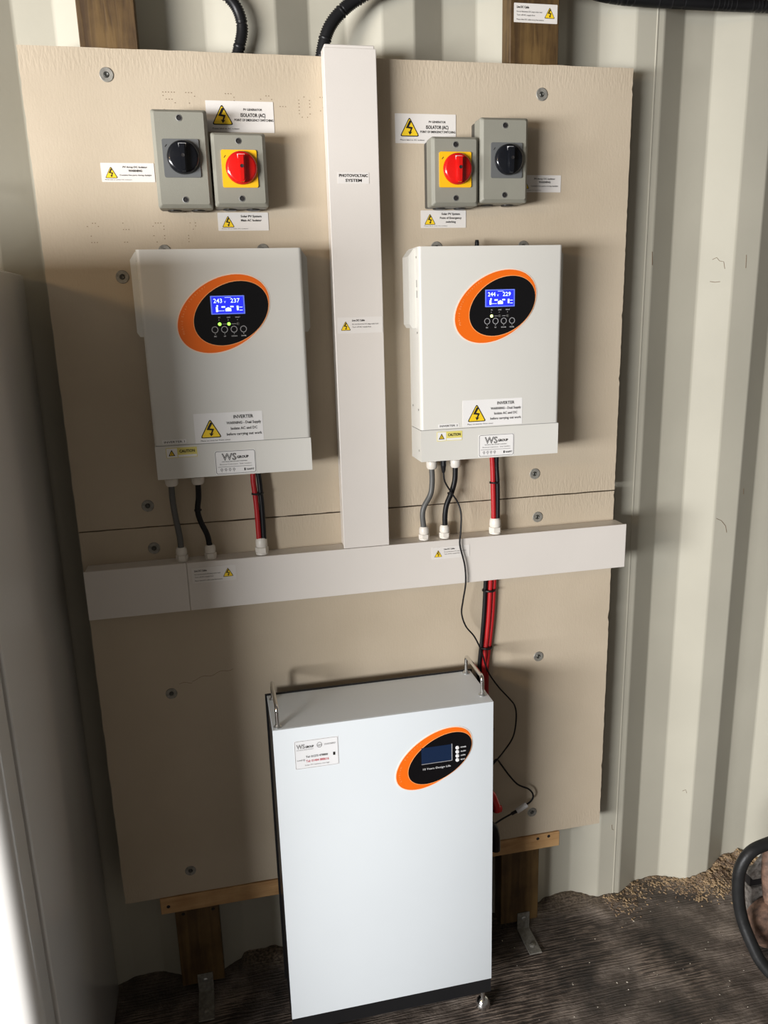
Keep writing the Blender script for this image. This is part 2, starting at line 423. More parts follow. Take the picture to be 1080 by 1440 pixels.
wa = N('ShaderNodeMath'); wa.operation = 'ADD'; L(wm.outputs[0], wa.inputs[0]); L(gr.outputs[0], wa.inputs[1]); L(wa.outputs[0], r2.inputs[0])
pat = N('ShaderNodeTexNoise'); pat.inputs['Scale'].default_value = 3.2; pat.inputs['Detail'].default_value = 3; L(g.outputs['Position'], pat.inputs[0])
pr = N('ShaderNodeMapRange'); pr.inputs[1].default_value = .47; pr.inputs[2].default_value = .58; L(pat.outputs[0], pr.inputs[0])
mu = N('ShaderNodeMix'); mu.data_type = 'RGBA'; mu.blend_type = 'MULTIPLY'; L(pr.outputs[0], mu.inputs[0]); L(r1.outputs[0], mu.inputs[6]); L(r2.outputs[0], mu.inputs[7])
sp = N('ShaderNodeSeparateXYZ'); L(g.outputs['Position'], sp.inputs[0])
hz = N('ShaderNodeMapRange'); hz.inputs[1].default_value = .003; hz.inputs[2].default_value = .018; L(sp.outputs[2], hz.inputs[0])
dirt = N('ShaderNodeValToRGB'); dirt.color_ramp.elements[0].position = .38; dirt.color_ramp.elements[0].color = (0.07, 0.05, 0.035, 1); dirt.color_ramp.elements[1].position = .62; dirt.color_ramp.elements[1].color = (0.26, 0.20, 0.14, 1)
L(fine.outputs[0], dirt.inputs[0])
mx = N('ShaderNodeMix'); mx.data_type = 'RGBA'; L(hz.outputs[0], mx.inputs[0]); L(mu.outputs[2], mx.inputs[6]); L(dirt.outputs[0], mx.inputs[7])
L(mx.outputs[2], b.inputs['Base Color']); b.inputs['Roughness'].default_value = .62
ad = N('ShaderNodeMath'); ad.operation = 'MULTIPLY_ADD'; L(fine.outputs[0], ad.inputs[0]); ad.inputs[1].default_value = .5; L(wa.outputs[0], ad.inputs[2])
bp = N('ShaderNodeBump'); bp.inputs['Strength'].default_value = .7; bp.inputs['Distance'].default_value = .004; L(ad.outputs[0], bp.inputs['Height']); L(bp.outputs[0], b.inputs['Normal'])
fl = link_mesh('floor', bm, fm, smooth=True, auto=False); fl['kind'] = 'structure'

# loose chips and grit lying on the dirt
def chips(name, n, area_fn, smin, smax, m, label):
    bm = nb()
    for i in range(n):
        x, y = area_fn(); s = random.uniform(smin, smax); z = floor_h(x, y)
        r = bmesh.ops.create_icosphere(bm, subdivisions=1, radius=1) if False else bmesh.ops.create_cube(bm, size=1)
        rm = Matrix.Rotation(random.uniform(0, PI), 3, 'Z') @ Matrix.Rotation(random.uniform(-.6, .6), 3, 'X')
        sx = s * random.uniform(.8, 2.6)
        for v in r['verts']:
            q = Vector((v.co.x * sx * (1 if v.co.y < 0 else .7), v.co.y * s, v.co.z * s * .5)); v.co = rm @ q + Vector((x, y, z + s * .2))
    o = link_mesh(name, bm, m); o['kind'] = 'stuff'; tag(o, label, name.replace('_', ' ').split()[-1]); return o
def near_wall():
    x = random.choice((random.uniform(1.25, 1.9), random.gauss(1.64, .08), random.gauss(1.64, .08))); return x, wall_y(x) - abs(random.gauss(0, .035)) - .003
def anywhere(): return random.uniform(.9, 1.75), random.uniform(-.55, .05)
chips('straw_chips', 2200, near_wall, .0015, .0045, M['chips'], 'straw-coloured grit and chips heaped in the dirt along the wall')
chips('pale_grit', 120, anywhere, .0008, .0022, M['chiplight'], 'pale grit specks scattered over the dark floor')

# ------------------------------------------------------------------ timbers
def timber(name, x0, x1, y0, y1, z0, z1, m, label, cat='timber', nails=()):
    t = thing(name, label, cat, ((x0 + x1) / 2, (y0 + y1) / 2, z0))
    bm = nb(); box(bm, x0, x1, y0, y1, z0, z1, .0015, 1); link_mesh('beam', bm, m, t)
    for (nx, nz) in nails:
        bm = nb(); lathe(bm, [(.0042, -.002), (.0042, .0005), (.003, .0012)], (nx, y0, nz), n=12); link_mesh('screw_head', bm, M['hole'], t)
    return t
timber('timber_stud', .106, .208, .0125, .059, .028, 2.395, M['stud'], 'upright brown timber stud behind the left side of the boards', nails=((.125, .235), (.195, .235)))
timber('timber_stud', .932, 1.037, .0125, .059, .028, 2.395, M['stud'], 'upright brown timber stud behind the right side of the boards', nails=())
timber('pine_batten', .077, 1.086, -.004, .0120, .256, .2985, M['batten'], 'pale pine batten running under the bottom edge of the lower board', nails=((.095, .276), (1.025, .288), (1.055, .290)))
timber('timber_rail', 1.12, 2.7, .004, .055, 2.262, 2.34, M['beam'], 'dark timber rail across the top right above the black conduit')

def bracket(x0, x1, label):
    t = thing('angle_bracket', label, 'bracket', ((x0 + x1) / 2, 0, .002))
    bm = nb(); box(bm, x0, x1, .0085, .0122, .003, .056, .0008, 1); box(bm, x0, x1, -.078, .0122, .003, .0065, .0008, 1)
    link_mesh('bracket_plate', bm, M['dullsteel'], t)
    xc = (x0 + x1) / 2
    bm = nb(); lathe(bm, [(.007, 0), (.007, .003), (.004, .0045)], (xc, .0085, .040), n=12); link_mesh('bolt', bm, M['steel'], t)
    bm = nb(); lathe(bm, [(.007, 0), (.007, .003), (.004, .0045)], (xc, -.052, .0065), axis='z', sgn=1, n=12); link_mesh('bolt', bm, M['dullsteel'], t)
bracket(.978, 1.012, 'zinc angle bracket fixing the right timber stud to the floor')
bracket(.143, .180, 'zinc angle bracket fixing the left timber stud to the floor, in shadow')

# ------------------------------------------------------------------ boards with washers
def washer_mesh():
    bm = nb(); lathe(bm, [(.0125, 0), (.0125, .0010), (.0115, .0017), (.0055, .0012), (.0045, -.0005)], (0, 0, 0), n=28)
    me = bpy.data.meshes.new('washer'); bmesh.ops.recalc_face_normals(bm, faces=bm.faces); bm.to_mesh(me); bm.free(); me.materials.append(M['dullsteel'])
    b2 = nb(); lathe(b2, [(.0048, -.0005), (.0048, .0012), (.0036, .0022), (.0018, .0012), (.0004, .0010)], (0, 0, 0), n=14)
    m2 = bpy.data.meshes.new('screw'); bmesh.ops.recalc_face_normals(b2, faces=b2.faces); b2.to_mesh(m2); b2.free(); m2.materials.append(M['dullsteel2'])
    return me, m2
M['dullsteel2'] = mat('dark_screw', (0.10, 0.10, 0.09), .45, metal=.7)
WM, SM = washer_mesh()
def washers(t, pts, y=0.0):
    for x, z in pts:
        o = bpy.data.objects.new('washer', WM); COL.objects.link(o); o.parent = t
        o.location = Vector((x, y, z)) - Vector(t['_w']); o.rotation_euler.y = random.uniform(0, 3)
        s = bpy.data.objects.new('screw', SM); COL.objects.link(s); s.parent = o

def ragged_board(name, z0, z1, label, seed):
    random.seed(seed)
    t = thing(name, label, 'board', (.6, .006, z0))
    out = []
    nx = 60
    out += [(1.2 * i / nx, z0 + random.uniform(-.0004, .0006)) for i in range(nx)]
    out += [(1.2 + random.uniform(-.0008, .0003) + (-.002 if random.random() < .03 else 0), z0 + (z1 - z0) * i / 90) for i in range(90)]
    out += [(1.2 - 1.2 * i / nx, z1 + random.uniform(-.0006, .0004)) for i in range(nx)]
    out += [(random.uniform(-.0006, .001), z1 - (z1 - z0) * i / 60) for i in range(60)]
    bm = nb(); prism(bm, out, 0, .0118); link_mesh('board_sheet', bm, board_mat(z1, z0), t)
    return t
top = ragged_board('cement_board', 1.2015, 2.100, 'upper beige cement board behind the inverters and isolators', 3)
low = ragged_board('cement_board', .300, 1.199, 'lower beige cement board behind the white battery cabinet', 4)
washers(top, [(.148, 2.056), (.997, 2.045), (.139, 1.702), (.142, 1.246), (.998, 1.254), (.2225, 1.748), (.412, 1.748), (.770, 1.749), (.962, 1.749)])
washers(low, [(.146, 1.154), (1.007, 1.151), (1.017, .799), (.151, .818), (.153, .361), (1.009, .367)])

# faint dot-matrix print on the board
DOT = {'5': '11111 10000 11110 00001 00001 10001 01110', '7': '11111 00001 00010 00100 01000 01000 01000', '0': '01110 10001 10001 10001 10001 10001 01110',
       '2': '01110 10001 00001 00110 01000 10000 11111', '-': '00000 00000 00000 11111 00000 00000 00000', ' ': '00000 ' * 7, '1': '00100 01100 00100 00100 00100 00100 01110', ':': '00000 00100 00000 00000 00100 00000 00000'}
def dots(s, x, z, p, drop, cw=7):
    for ch in s:
        if ch == ' ': x += cw * p; continue
        bm = nb()
        for r, row in enumerate(DOT[ch].split()):
            for c, v in enumerate(row):
                if v == '1' and random.random() > drop:
                    cx = x + c * p; cz = z - r * p * 1.15; q = .0009
                    poly(bm, [(cx - q, cz - q * .7), (cx + q, cz - q * .7), (cx + q, cz + q * .7), (cx - q, cz + q * .7)], -.0004)
        x += cw * p
        link_mesh('dot_print_character', bm, M['inkbrown'], top, smooth='flat')['kind'] = 'stuff'
random.seed(5)
dots('57-2', .245, 2.030, .0052, .25); dots('2-07:0', .425, 2.028, .0052, .30); dots('2 5 0 7', .085, 1.800, .0050, .62, 6)
bm = nb()
pts = [(.17 + .0032 * i, .838 - .00006 * i * i * .0 + .0025 * math.sin(i * .5) + .0006 * i * (i > 8)) for i in range(38)]
for a, b_ in zip(pts, pts[1:]): poly(bm, [(a[0], a[1]), (b_[0], b_[1]), (b_[0], b_[1] + .0008), (a[0], a[1] + .0008)], -.0003)
o = link_mesh('hairline_crack', bm, M['inkbrown'], low, smooth='flat'); o['label'] = 'thin dark surface crack'

# ------------------------------------------------------------------ trunking
def gland(par, x, y, z, up=True, r=.0135, h=.026, scale=1.0):
    bm = nb()
    s = 1 if up else -1
    lathe(bm, [(r * .95, 0), (r * .95, h * .12)], (x, y, z), axis='z', sgn=s, n=20)
    lathe(bm, [(r * 1.0, h * .12), (r * 1.0, h * .42), (r * .85, h * .45)], (x, y, z), axis='z', sgn=s, n=6)
    lathe(bm, [(r * .86, h * .45), (r * .92, h * .55), (r * .88, h * .85), (r * .70, h * 1.0)], (x, y, z), axis='z', sgn=s, n=12)
    return link_mesh('cable_gland', bm, M['gland'], par, smooth=True)

TH = thing('horizontal_trunking', 'long white plastic trunking running horizontally across both boards', 'trunking', (.6, -.025, 1.026))
bm = nb(); box(bm, .010, 1.205, -.047, -.0005, 1.0265, 1.1285, .0012, 1); link_mesh('trunking_body', bm, M['trunk'], TH)
def lid(par, x0, x1, z0, z1, y0=-.050, y1=-.0455, name='trunking_lid'):
    bm = nb(); box(bm, x0, x1, y0, y1, z0, z1, .0012, 2); return link_mesh(name, bm, M['trunk'], par)
lid(TH, .008, .2105, 1.0253, 1.1297); lid(TH, .2118, 1.2075, 1.0253, 1.1297)
for x in (.2025, .261, .3685, .7265, .774): gland(TH, x, -.028, 1.1295, r=.0125 if x != .3685 else .014, h=.030 if x != .3685 else .036)
gland(TH, .8930, -.028, 1.1295, r=.0145, h=.036)
TV = thing('vertical_trunking', 'white plastic trunking running upright between the two inverters', 'trunking', (.592, -.025, 1.130))
bm = nb(); box(bm, .5445, .6395, -.046, -.0005, 1.1305, 2.108, .0012, 1); link_mesh('trunking_body', bm, M['trunk'], TV)
lid(TV, .5420, .6420, 1.1305, 2.1015)
bm = nb(); box(bm, .5435, .5455, -.0462, -.0430, 1.131, 2.10); link_mesh('lid_lip', bm, M['gasket'], TV)

# ------------------------------------------------------------------ stickers on boards, trunking and timber
def s_pvgen(x0, x1, z0, z1, lab):
    t = sticker_base('warning_label', x0, x1, z0, z1, -.0005, lab=lab); w = x1 - x0; h = z1 - z0; y = -.0012
    triangle_sign(t, x0 + w * .075, z0 + h * .23, w * .32, y)
    xc = x0 + w * .69
    lettering(t, [('PV GENERATOR', xc, z0 + h * .70, h * .070, w * .28, 'C', .02), ('ISOLATOR (AC)', xc, z0 + h * .50, h * .115, w * .37, 'C', .025),
                  ('POINT OF EMERGENCY SWITCHING', x0 + w * .70, z0 + h * .36, h * .075, w * .58, 'C', .02),
                  ('Please label to AC isolator', x0 + w * .08, z0 + h * .09, h * .05, w * .40, 'L', 0)], y - .0002)
s_pvgen(.321, .448, 1.963, 2.0175, 'white PV generator isolator warning label above the left red rotary isolator')
s_pvgen(.687, .813, 1.9485, 2.003, 'white PV generator isolator warning label partly behind the right red rotary isolator')
def s_array(x0, x1, z0, z1, lab):
    t = sticker_base('warning_label', x0, x1, z0, z1, -.0005, lab=lab); w = x1 - x0; h = z1 - z0; y = -.0012
    triangle_sign(t, x0 + w * .065, z0 + h * .20, w * .24, y)
    xc = x0 + w * .64
    lettering(t, [('PV Array DC Isolator', xc, z0 + h * .74, h * .095, w * .46, 'C', .02), ('WARNING', xc, z0 + h * .54, h * .11, w * .26, 'C', .03),
                  ('Contains live parts during daylight', xc, z0 + h * .33, h * .075, w * .60, 'C', .01),
                  ('Please label to isolator DC enclosure', x0 + w * .06, z0 + h * .10, h * .05, w * .50, 'L', 0)], y - .0002)
s_array(.1205, .2170, 1.873, 1.9065, 'small white DC isolator warning label left of the left black rotary isolator')
s_array(.9420, 1.0435, 1.8575, 1.891, 'small white DC isolator warning label right of the right black rotary isolator, in shadow')
def s_small(x0, x1, z0, z1, lines, lab):
    t = sticker_base('warning_label', x0, x1, z0, z1, -.0005, lab=lab); w = x1 - x0; h = z1 - z0; y = -.0012
    triangle_sign(t, x0 + w * .075, z0 + h * .18, w * .25, y)
    L_ = []
    for i, s in enumerate(lines):
        L_.append((s, x0 + w * .66, z0 + h * (.74 - i * .225), h * .115, w * (.41 if i < 2 or len(lines) < 3 else .22) if len(s) < 18 else w * .48, 'C', .025))
    L_.append(('Please fit to main AC isolator', x0 + w * .07, z0 + h * .09, h * .045, w * .52, 'L', 0))
    lettering(t, L_, y - .0002)
s_small(.328, .426, 1.785, 1.8185, ['Solar PV System', 'Main AC Isolator'], 'white Main AC Isolator label under the left red rotary isolator')
s_small(.737, .834, 1.788, 1.822, ['Solar PV System', 'Point of Emergency', 'switching'], 'white Point of Emergency switching label under the right red rotary isolator')
t = sticker_base('name_label', .5595, .6210, 1.865, 1.8850, -.0502, m='paper', lab='white label reading PHOTOVOLTAIC SYSTEM on the upright trunking')
lettering(t, [('PHOTOVOLTAIC', .5903, 1.8770, .0050, .0565, 'C', .03), ('SYSTEM', .5903, 1.8683, .0050, .032, 'C', .03)], -.0511)
def s_dc(x0, x1, z0, z1, y, lab, tri_left=True, m='paper'):
    t = sticker_base('cable_label', x0, x1, z0, z1, y, m=m, lab=lab); w = x1 - x0; h = z1 - z0; yy = y - .0007
    tw = h * .66
    if tri_left:
        triangle_sign(t, x0 + w * .06, z0 + h * .18, tw, yy); tx = x0 + w * .32
    else:
        triangle_sign(t, x1 - w * .06 - tw, z0 + h * .26, tw, yy); tx = x0 + w * .06
    lettering(t, [('Live DC Cable', tx, z0 + h * .74, h * .115, w * .28, 'L', .03), ('Do not disconnect DC plugs under load', tx, z0 + h * .53, h * .075, w * .58, 'L', .0),
                  ('Turn off AC supply first', tx, z0 + h * .35, h * .075, w * .42, 'L', .0)]
              + ([] if tri_left else [('Please label DC cable every few metres', tx, z0 + h * .12, h * .075, w * .62, 'L', .0)]), yy - .0002)
s_dc(.5480, .6400, 1.5825, 1.6140, -.0502, 'white Live DC Cable label on the upright trunking')
s_dc(.2200, .3105, 1.0845, 1.1180, -.0502, 'white Live DC Cable label on the left of the horizontal trunking', False)
s_dc(.7375, .8250, 1.0875, 1.1150, -.0502, 'white Live DC Cable label on the horizontal trunking beside the thin black cord')
s_dc(.9395, 1.0325, 2.1785, 2.2130, .0122, 'white Live DC Cable label at the top of the right timber stud', False)

# ------------------------------------------------------------------ rotary isolators
def isolator(x0, x1, z0, z1, kx, kz, red, label, holes=True):
    t = thing('rotary_isolator', label, 'isolator switch', ((x0 + x1) / 2, 0, z0), 'rotary isolators above the inverters')
    bm = nb(); box(bm, x0 + .0015, x1 - .0015, -.030, -.0005, z0 + .0015, z1 - .0015, .003, 2); link_mesh('enclosure_base', bm, M['isodark'], t, smooth=True)
    # lid with chamfered front edges
    bm = nb(); A = rrect(x0, x1, z0, z1, .004, 3); B = rrect(x0 + .006, x1 - .006, z0 + .006, z1 - .005, .003, 3)
    va = [bm.verts.new((x, -.027, z)) for x, z in A]; vb = [bm.verts.new((x, -.058, z)) for x, z in A]; vc = [bm.verts.new((x, -.065, z)) for x, z in B]
    n = len(A)
    for P, Q in ((va, vb), (vb, vc)):
        for i in range(n): bm.faces.new((P[i], P[(i + 1) % n], Q[(i + 1) % n], Q[i]))
    bm.faces.new(vc); bm.faces.new(va[::-1]); link_mesh('enclosure_lid', bm, M['isogrey'], t)
    xc = (x0 + x1) / 2
    for zz in (z1 - .015, z0 + .014):
        bm = nb(); lathe(bm, [(.0058, 0), (.0058, .0006), (.0044, .0008), (.004, -.001)], (xc, -.065, zz), n=18); s = link_mesh('screw', bm, M['steel'], t)
        bm = nb(); lathe(bm, [(.0038, -.001), (.0038, .0011), (.001, .0012)], (xc + .0008, -.065, zz - .0003), n=12); link_mesh('screw_recess', bm, M['hole'], s)
    # black knock-outs under the box
    if holes:
        for dx in (-.022, .022):
            bm = nb(); lathe(bm, [(.013, 0), (.013, .003), (.010, .004)], (xc + dx, -.022, z0 + .0015), axis='z', n=18); link_mesh('knockout_plug', bm, M['black'], t)
    # legend plate
    bm = nb(); prism(bm, rrect(kx - .0325, kx + .0325, kz - .0325, kz + .0325, .003, 3), -.0680, -.0648); link_mesh('legend_plate', bm, M['yellow'] if red else M['plategrey'], t)
    km = M['red'] if red else M['knobblack']
    cx, cz = kx + .003, kz + .001
    bm = nb(); lathe(bm, [(.0275, 0), (.0290, .002), (.0285, .0070), (.0265, .0095), (.0225, .0110), (.0005, .0112)], (cx, -.0680, cz), n=44); kb = link_mesh('rotary_knob', bm, km, t, smooth=True)
    # raised grip bar pointing down
    bm = nb()
    gp = [(cx - .0060, cz + .020), (cx + .0060, cz + .020), (cx + .0052, cz - .022), (cx + .003, cz - .0262), (cx - .003, cz - .0262), (cx - .0052, cz - .022)]
    prism(bm, gp, -.0925, -.0785); bmesh.ops.bevel(bm, geom=[e for e in bm.edges if all(v.co.y < -.09 for v in e.verts)], offset=.0022, segments=2, affect='EDGES')
    link_mesh('grip', bm, km, kb, smooth=True)
    bm = nb(); lathe(bm, [(.0032, 0), (.0032, .0006), (.002, .0002)], (cx, -.0925, cz), n=14); link_mesh('centre_pin', bm, M['hole'], kb)
    # small white ON window at the top of the knob
    bm = nb(); poly(bm, [(cx - .0070, cz + .0225), (cx + .0070, cz + .0225), (cx + .0060, cz + .0150), (cx - .0060, cz + .0150)], -.0796 if False else -.0798)
    wn = link_mesh('position_window', bm, M['white'], kb, smooth='flat')
    bm = nb(); text(bm, 'ON', cx, cz + .0165, .0045, -.0801, .008, 'C', .02); link_mesh('lettering', bm, M['red'] if red else M['ink'], kb, smooth='flat')
    # legend text around the knob: OFF / ON tick
    bm = nb(); text(bm, 'I', kx - .0275, kz + .019, .005, -.0684, None, 'C', .03, rot=-.7); link_mesh('lettering', bm, M['ink'], t, smooth='flat')
    return t
isolator(.2215, .3205, 1.8195, 1.9870, .2700, 1.9040, False, 'tall grey isolator with black rotary knob, left end of the left pair')
isolator(.3245, .4240, 1.8215, 1.9500, .3735, 1.8870, True, 'grey isolator with red knob on yellow plate, left pair beside the black one')
isolator(.7440, .8405, 1.8230, 1.9500, .7910, 1.8890, True, 'grey isolator with red knob on yellow plate, just right of the upright trunking')
isolator(.8440, .9440, 1.8290, 1.9860, .8970, 1.9070, False, 'tall grey isolator with black rotary knob, rightmost of the four isolators')

# ------------------------------------------------------------------ inverters
def arc_text(bm, s, cx, cz, a, b, ang, u0, u1, h, y):
    t = math.radians(ang); n = len(s)
    for i, ch in enumerate(s):
        if ch == ' ': continue
        u = math.radians(u0 + (u1 - u0) * i / (n - 1))
        ex, ez = a * math.cos(u), b * math.sin(u); tx, tz = a * math.sin(u), -b * math.cos(u)
        px = cx + ex * math.cos(t) - ez * math.sin(t); pz = cz + ex * math.sin(t) + ez * math.cos(t)
        dx = tx * math.cos(t) - tz * math.sin(t); dz = tx * math.sin(t) + tz * math.cos(t)
        text(bm, ch, px, pz, h, y, None, 'C', 0, rot=math.atan2(dz, dx))

def ws_logo(par, x0, x1, z0, z1, y, full=True):
    w = x1 - x0; h = z1 - z0
    o = sticker_base('logo_sticker', x0, x1, z0, z1, y, par, 'paper_tr', 'rounded white WS GROUP installer sticker')
    yy = y - .0008
    bm = nb(); P1 = rrect(x0 + .0010, x1 - .0010, z0 + .0010, z1 - .0010, .0035, 3); P2 = rrect(x0 + .0017, x1 - .0017, z0 + .0017, z1 - .0017, .003, 3)
    n = len(P1); v1 = [bm.verts.new((p[0], yy, p[1])) for p in P1]; v2 = [bm.verts.new((p[0], yy, p[1])) for p in P2]
    for i in range(n): bm.faces.new((v1[i], v1[(i + 1) % n], v2[(i + 1) % n], v2[i]))
    link_mesh('border_line', bm, M['ink'], o, smooth='flat')
    bm = nb(); text(bm, 'WS', x0 + w * .17, z0 + h * .60, h * .28, yy, w * .36, 'L', 0, outline=.026)
    text(bm, 'GROUP', x0 + w * .54, z0 + h * .66, h * .10, yy, w * .29, 'L', .045)
    text(bm, 'ELECTRICAL FIRE & SECURITY ENGINEERS', x0 + w * .48, z0 + h * .52, h * .035, yy, w * .62, 'C', .01)
    bx = x0 + w * .70; bz = z0 + h * .12
    poly(bm, [(bx, bz), (bx + w * .035, bz), (bx + w * .035, bz + h * .11), (bx, bz + h * .11)], yy)
    text(bm, 'NAPIT', x0 + w * .76, z0 + h * .13, h * .075, yy, w * .19, 'L', .03)
    link_mesh('lettering', bm, M['ink'], o, smooth='flat')
    bm = nb(); text(bm, '0800 0000000   www.wsgroup'.replace('0800 0000000', 'Electrical Contractors').replace('www.wsgroup', 'Solar Installers'), x0 + w * .5, z0 + h * .40, h * .055, yy, w * .78, 'C', .0)
    poly(bm, [(x0 + w * .06, z0 + h * .325), (x1 - w * .10, z0 + h * .325), (x1 - w * .10, z0 + h * .31), (x0 + w * .06, z0 + h * .31)], yy)
    for i in range(4):
        cx = x0 + w * (.15 + .10 * i); cz = z0 + h * .20
        P1 = ell(cx, cz, w * .030, h * .055, 0, 12); P2 = ell(cx, cz, w * .018, h * .030, 0, 12)
        a = [bm.verts.new((p[0], yy, p[1])) for p in P1]; c = [bm.verts.new((p[0], yy, p[1])) for p in P2]
        for k in range(12): bm.faces.new((a[k], a[(k + 1) % 12], c[(k + 1) % 12], c[k]))
        text(bm, 'T', cx, z0 + h * .08, h * .05, yy, None, 'C', .0)
    link_mesh('small_print', bm, M['inkgrey'], o, smooth='flat')

def inverter(x0, x1, ecx, num, volts, leds, label, warn, caution, logo, ntag, plug):
    zb, zt, yf, yb = 1.318, 1.7440, -.100, -.022
    t = thing('solar_inverter', label, 'inverter', ((x0 + x1) / 2, yb, zb), 'white solar inverters')
    ver = lambda e: abs(e.verts[0].co.z - e.verts[1].co.z) > .1 and max(v.co.y for v in e.verts) < -.05
    zs = 1.3838
    bm = nb(); box(bm, x0, x1, yf, yb, zs + .0006, zt, .007, 4, ver); link_mesh('front_cover', bm, M['inv'], t, smooth=True)
    bm = nb(); box(bm, x0, x1, yf, yb, zb, zs - .0006, .007, 4, ver); link_mesh('lower_cover', bm, M['inv'], t, smooth=True)
    bm = nb(); box(bm, x0 + .002, x1 - .002, yf + .002, yb + .002, zb + .002, zt - .003); link_mesh('chassis', bm, M['gasket'], t)
    # mounting plate with tabs behind
    bm = nb(); prism(bm, [(x0 + .028, zt - .06), (x0 + .028, zt + .001), (x0 + .036, zt + .006), (x1 - .056, zt + .006), (x1 - .045, zt + .001), (x1 - .045, zt - .06)], -.0045, -.0020); link_mesh('mounting_plate', bm, M['inv'], t)
    bm = nb(); box(bm, x0 + .02, x1 - .02, -.022, -.0045, zb + .02, zt - .02); link_mesh('back_frame', bm, M['isodark'], t)
    # side air ducts
    for sx in (-1, 1):
        xa = x0 if sx < 0 else x1
        bm = nb(); pr = [(xa - sx * .002, 1.589), (xa + sx * .008, 1.589), (xa + sx * .013, 1.597), (xa + sx * .013, 1.728), (xa + sx * .003, 1.742), (xa - sx * .002, 1.742)]
        prism(bm, pr, -.074, -.024); bmesh.ops.recalc_face_normals(bm, faces=bm.faces); du = link_mesh('side_duct', bm, M['inv'], t)
    # side screws and slots
    for (yy, zz) in ((-.085, 1.725), (-.085, 1.58), (-.045, 1.60), (-.085, 1.425), (-.04, 1.43), (-.085, 1.34)):
        bm = nb(); lathe(bm, [(.0022, 0), (.0022, .0008)], (x0, yy, zz), axis='x', sgn=-1, n=10); link_mesh('screw_head', bm, M['dullsteel'], t)
    for zz in (1.655, 1.675):
        bm = nb(); box(bm, x0 - .0004, x0 + .001, -.0865, -.0845, zz - .007, zz + .007); link_mesh('slot', bm, M['hole'], t)
    # display badge
    cz = 1.627; y = yf
    bm = nb(); prism(bm, ell(ecx, cz, .0945, .0650, 29.6), y - .0008, y); bd = link_mesh('badge_edge', bm, M['cream'], t)
    bm = nb(); prism(bm, ell(ecx, cz, .0925, .0628, 29.6), y - .0014, y - .0006); link_mesh('orange_badge', bm, M['orange'], t)
    icx = ecx + .0140
    bm = nb(); prism(bm, ell(icx, cz + .0006, .0745, .0527, 28.6), y - .0020, y - .0012); dp = link_mesh('display_panel', bm, M['gloss'], t)
    bm = nb(); prism(bm, ell(icx, cz + .0006, .0757, .0540, 28.6), y - .0016, y - .0013); link_mesh('panel_rim', bm, M['orange_light'], t)
    bm = nb(); arc_text(bm, 'Hybrid Solar Inverter', ecx, cz, .0815, .0570, 29.6, 172, 92, .0040, y - .0017); link_mesh('lettering', bm, M['orange_light'], t, smooth='flat')
    lx = icx - .0055; lz = cz + .0162; hw, hh = .0315, .0170
    bm = nb(); prism(bm, rrect(lx - hw, lx + hw, lz - hh, lz + hh, .001, 2), y - .0024, y - .0018); lc = link_mesh('lcd_frame', bm, M['lcdframe'], t)
    bm = nb(); prism(bm, rrect(lx - hw + .0025, lx + hw - .0025, lz - hh + .002, lz + hh - .002, .001, 2), y - .0027, y - .0022); link_mesh('lcd_screen', bm, M['lcd'], lc)
    bm = nb(); ty = y - .0030
    text(bm, volts[0], lx - .0180, lz + .0040, .0078, ty, .016, 'C', .01); text(bm, volts[1], lx + .0140, lz + .0040, .0078, ty, .017, 'C', .01)
    text(bm, 'V', lx - .005, lz + .0035, .004, ty, None, 'C', 0)
    for (ax, az, w_, h_) in ((-.0205, -.0080, .0020, .0045), (-.0195, -.0015, .0015, .0015), (-.0085, -.0035, .0035, .0014), (.0005, -.0078, .0055, .0038), (.0075, -.0032, .0032, .0013), (.0180, -.0060, .0018, .0042), (-.0130, -.0105, .0060, .0004), (.0240, -.0045, .0030, .0005), (.0240, -.0100, .0030, .0005), (.0010, .0135, .006, .0003)):
        poly(bm, [(lx + ax - w_, lz + az - h_), (lx + ax + w_, lz + az - h_), (lx + ax + w_, lz + az + h_), (lx + ax - w_, lz + az + h_)][::1] if w_ != .0055 else [(lx + ax - w_, lz + az - h_), (lx + ax + w_, lz + az - h_), (lx + ax + w_, lz + az + h_ * .3), (lx + ax, lz + az + h_), (lx + ax - w_, lz + az + h_ * .3)], ty)
    link_mesh('lcd_symbols', bm, M['lcdtxt'], lc, smooth='flat')
    bx0 = icx - .0325
    for i in range(4):
        cx = bx0 + .0177 * i
        bm = nb(); ring_prism(bm, ell(cx, 1.5985, .0062, .0062, 0, 24), ell(cx, 1.5985, .0050, .0050, 0, 24), y - .0026, y - .0019); link_mesh('button', bm, M['dimprint'], dp)
    for i in range(3):
        cx = bx0 + .0095 + .0172 * i
        on = leds[i]
        bm = nb(); lathe(bm, [(.0032, 0), (.0030, .0008), (.0012, .0016)], (cx, y - .0019, 1.6085), n=14)
        link_mesh('led', bm, on if on else M['dimprint'] if False else (on or M['isodark']), dp)
    bm = nb(); ty = y - .0022
    for i, s in enumerate(('AC', 'CHG', 'FAULT')):
        cx = bx0 + .0095 + .0172 * i; text(bm, s, cx, 1.6195, .0022, ty, None, 'C', 0); text(bm, '*', cx - .001, 1.6140, .0028, ty, None, 'C', 0)
    for i, s in enumerate(('ESC', 'UP', 'DOWN', 'ENTER')):
        cx = bx0 + .0177 * i; text(bm, s, cx, 1.5850, .0022, ty, None, 'C', 0); text(bm, '^', cx, 1.5885, .0028, ty, None, 'C', 0)
    for i in range(2):
        cx = bx0 + .0145 + .0172 * i; poly(bm, [(cx, 1.6083), (cx + .008, 1.6083), (cx + .008, 1.6087), (cx, 1.6087)], ty)
    link_mesh('panel_print', bm, M['white'], dp, smooth='flat')
    # warning sticker
    a0, a1, c0, c1 = warn; w = a1 - a0; h = c1 - c0
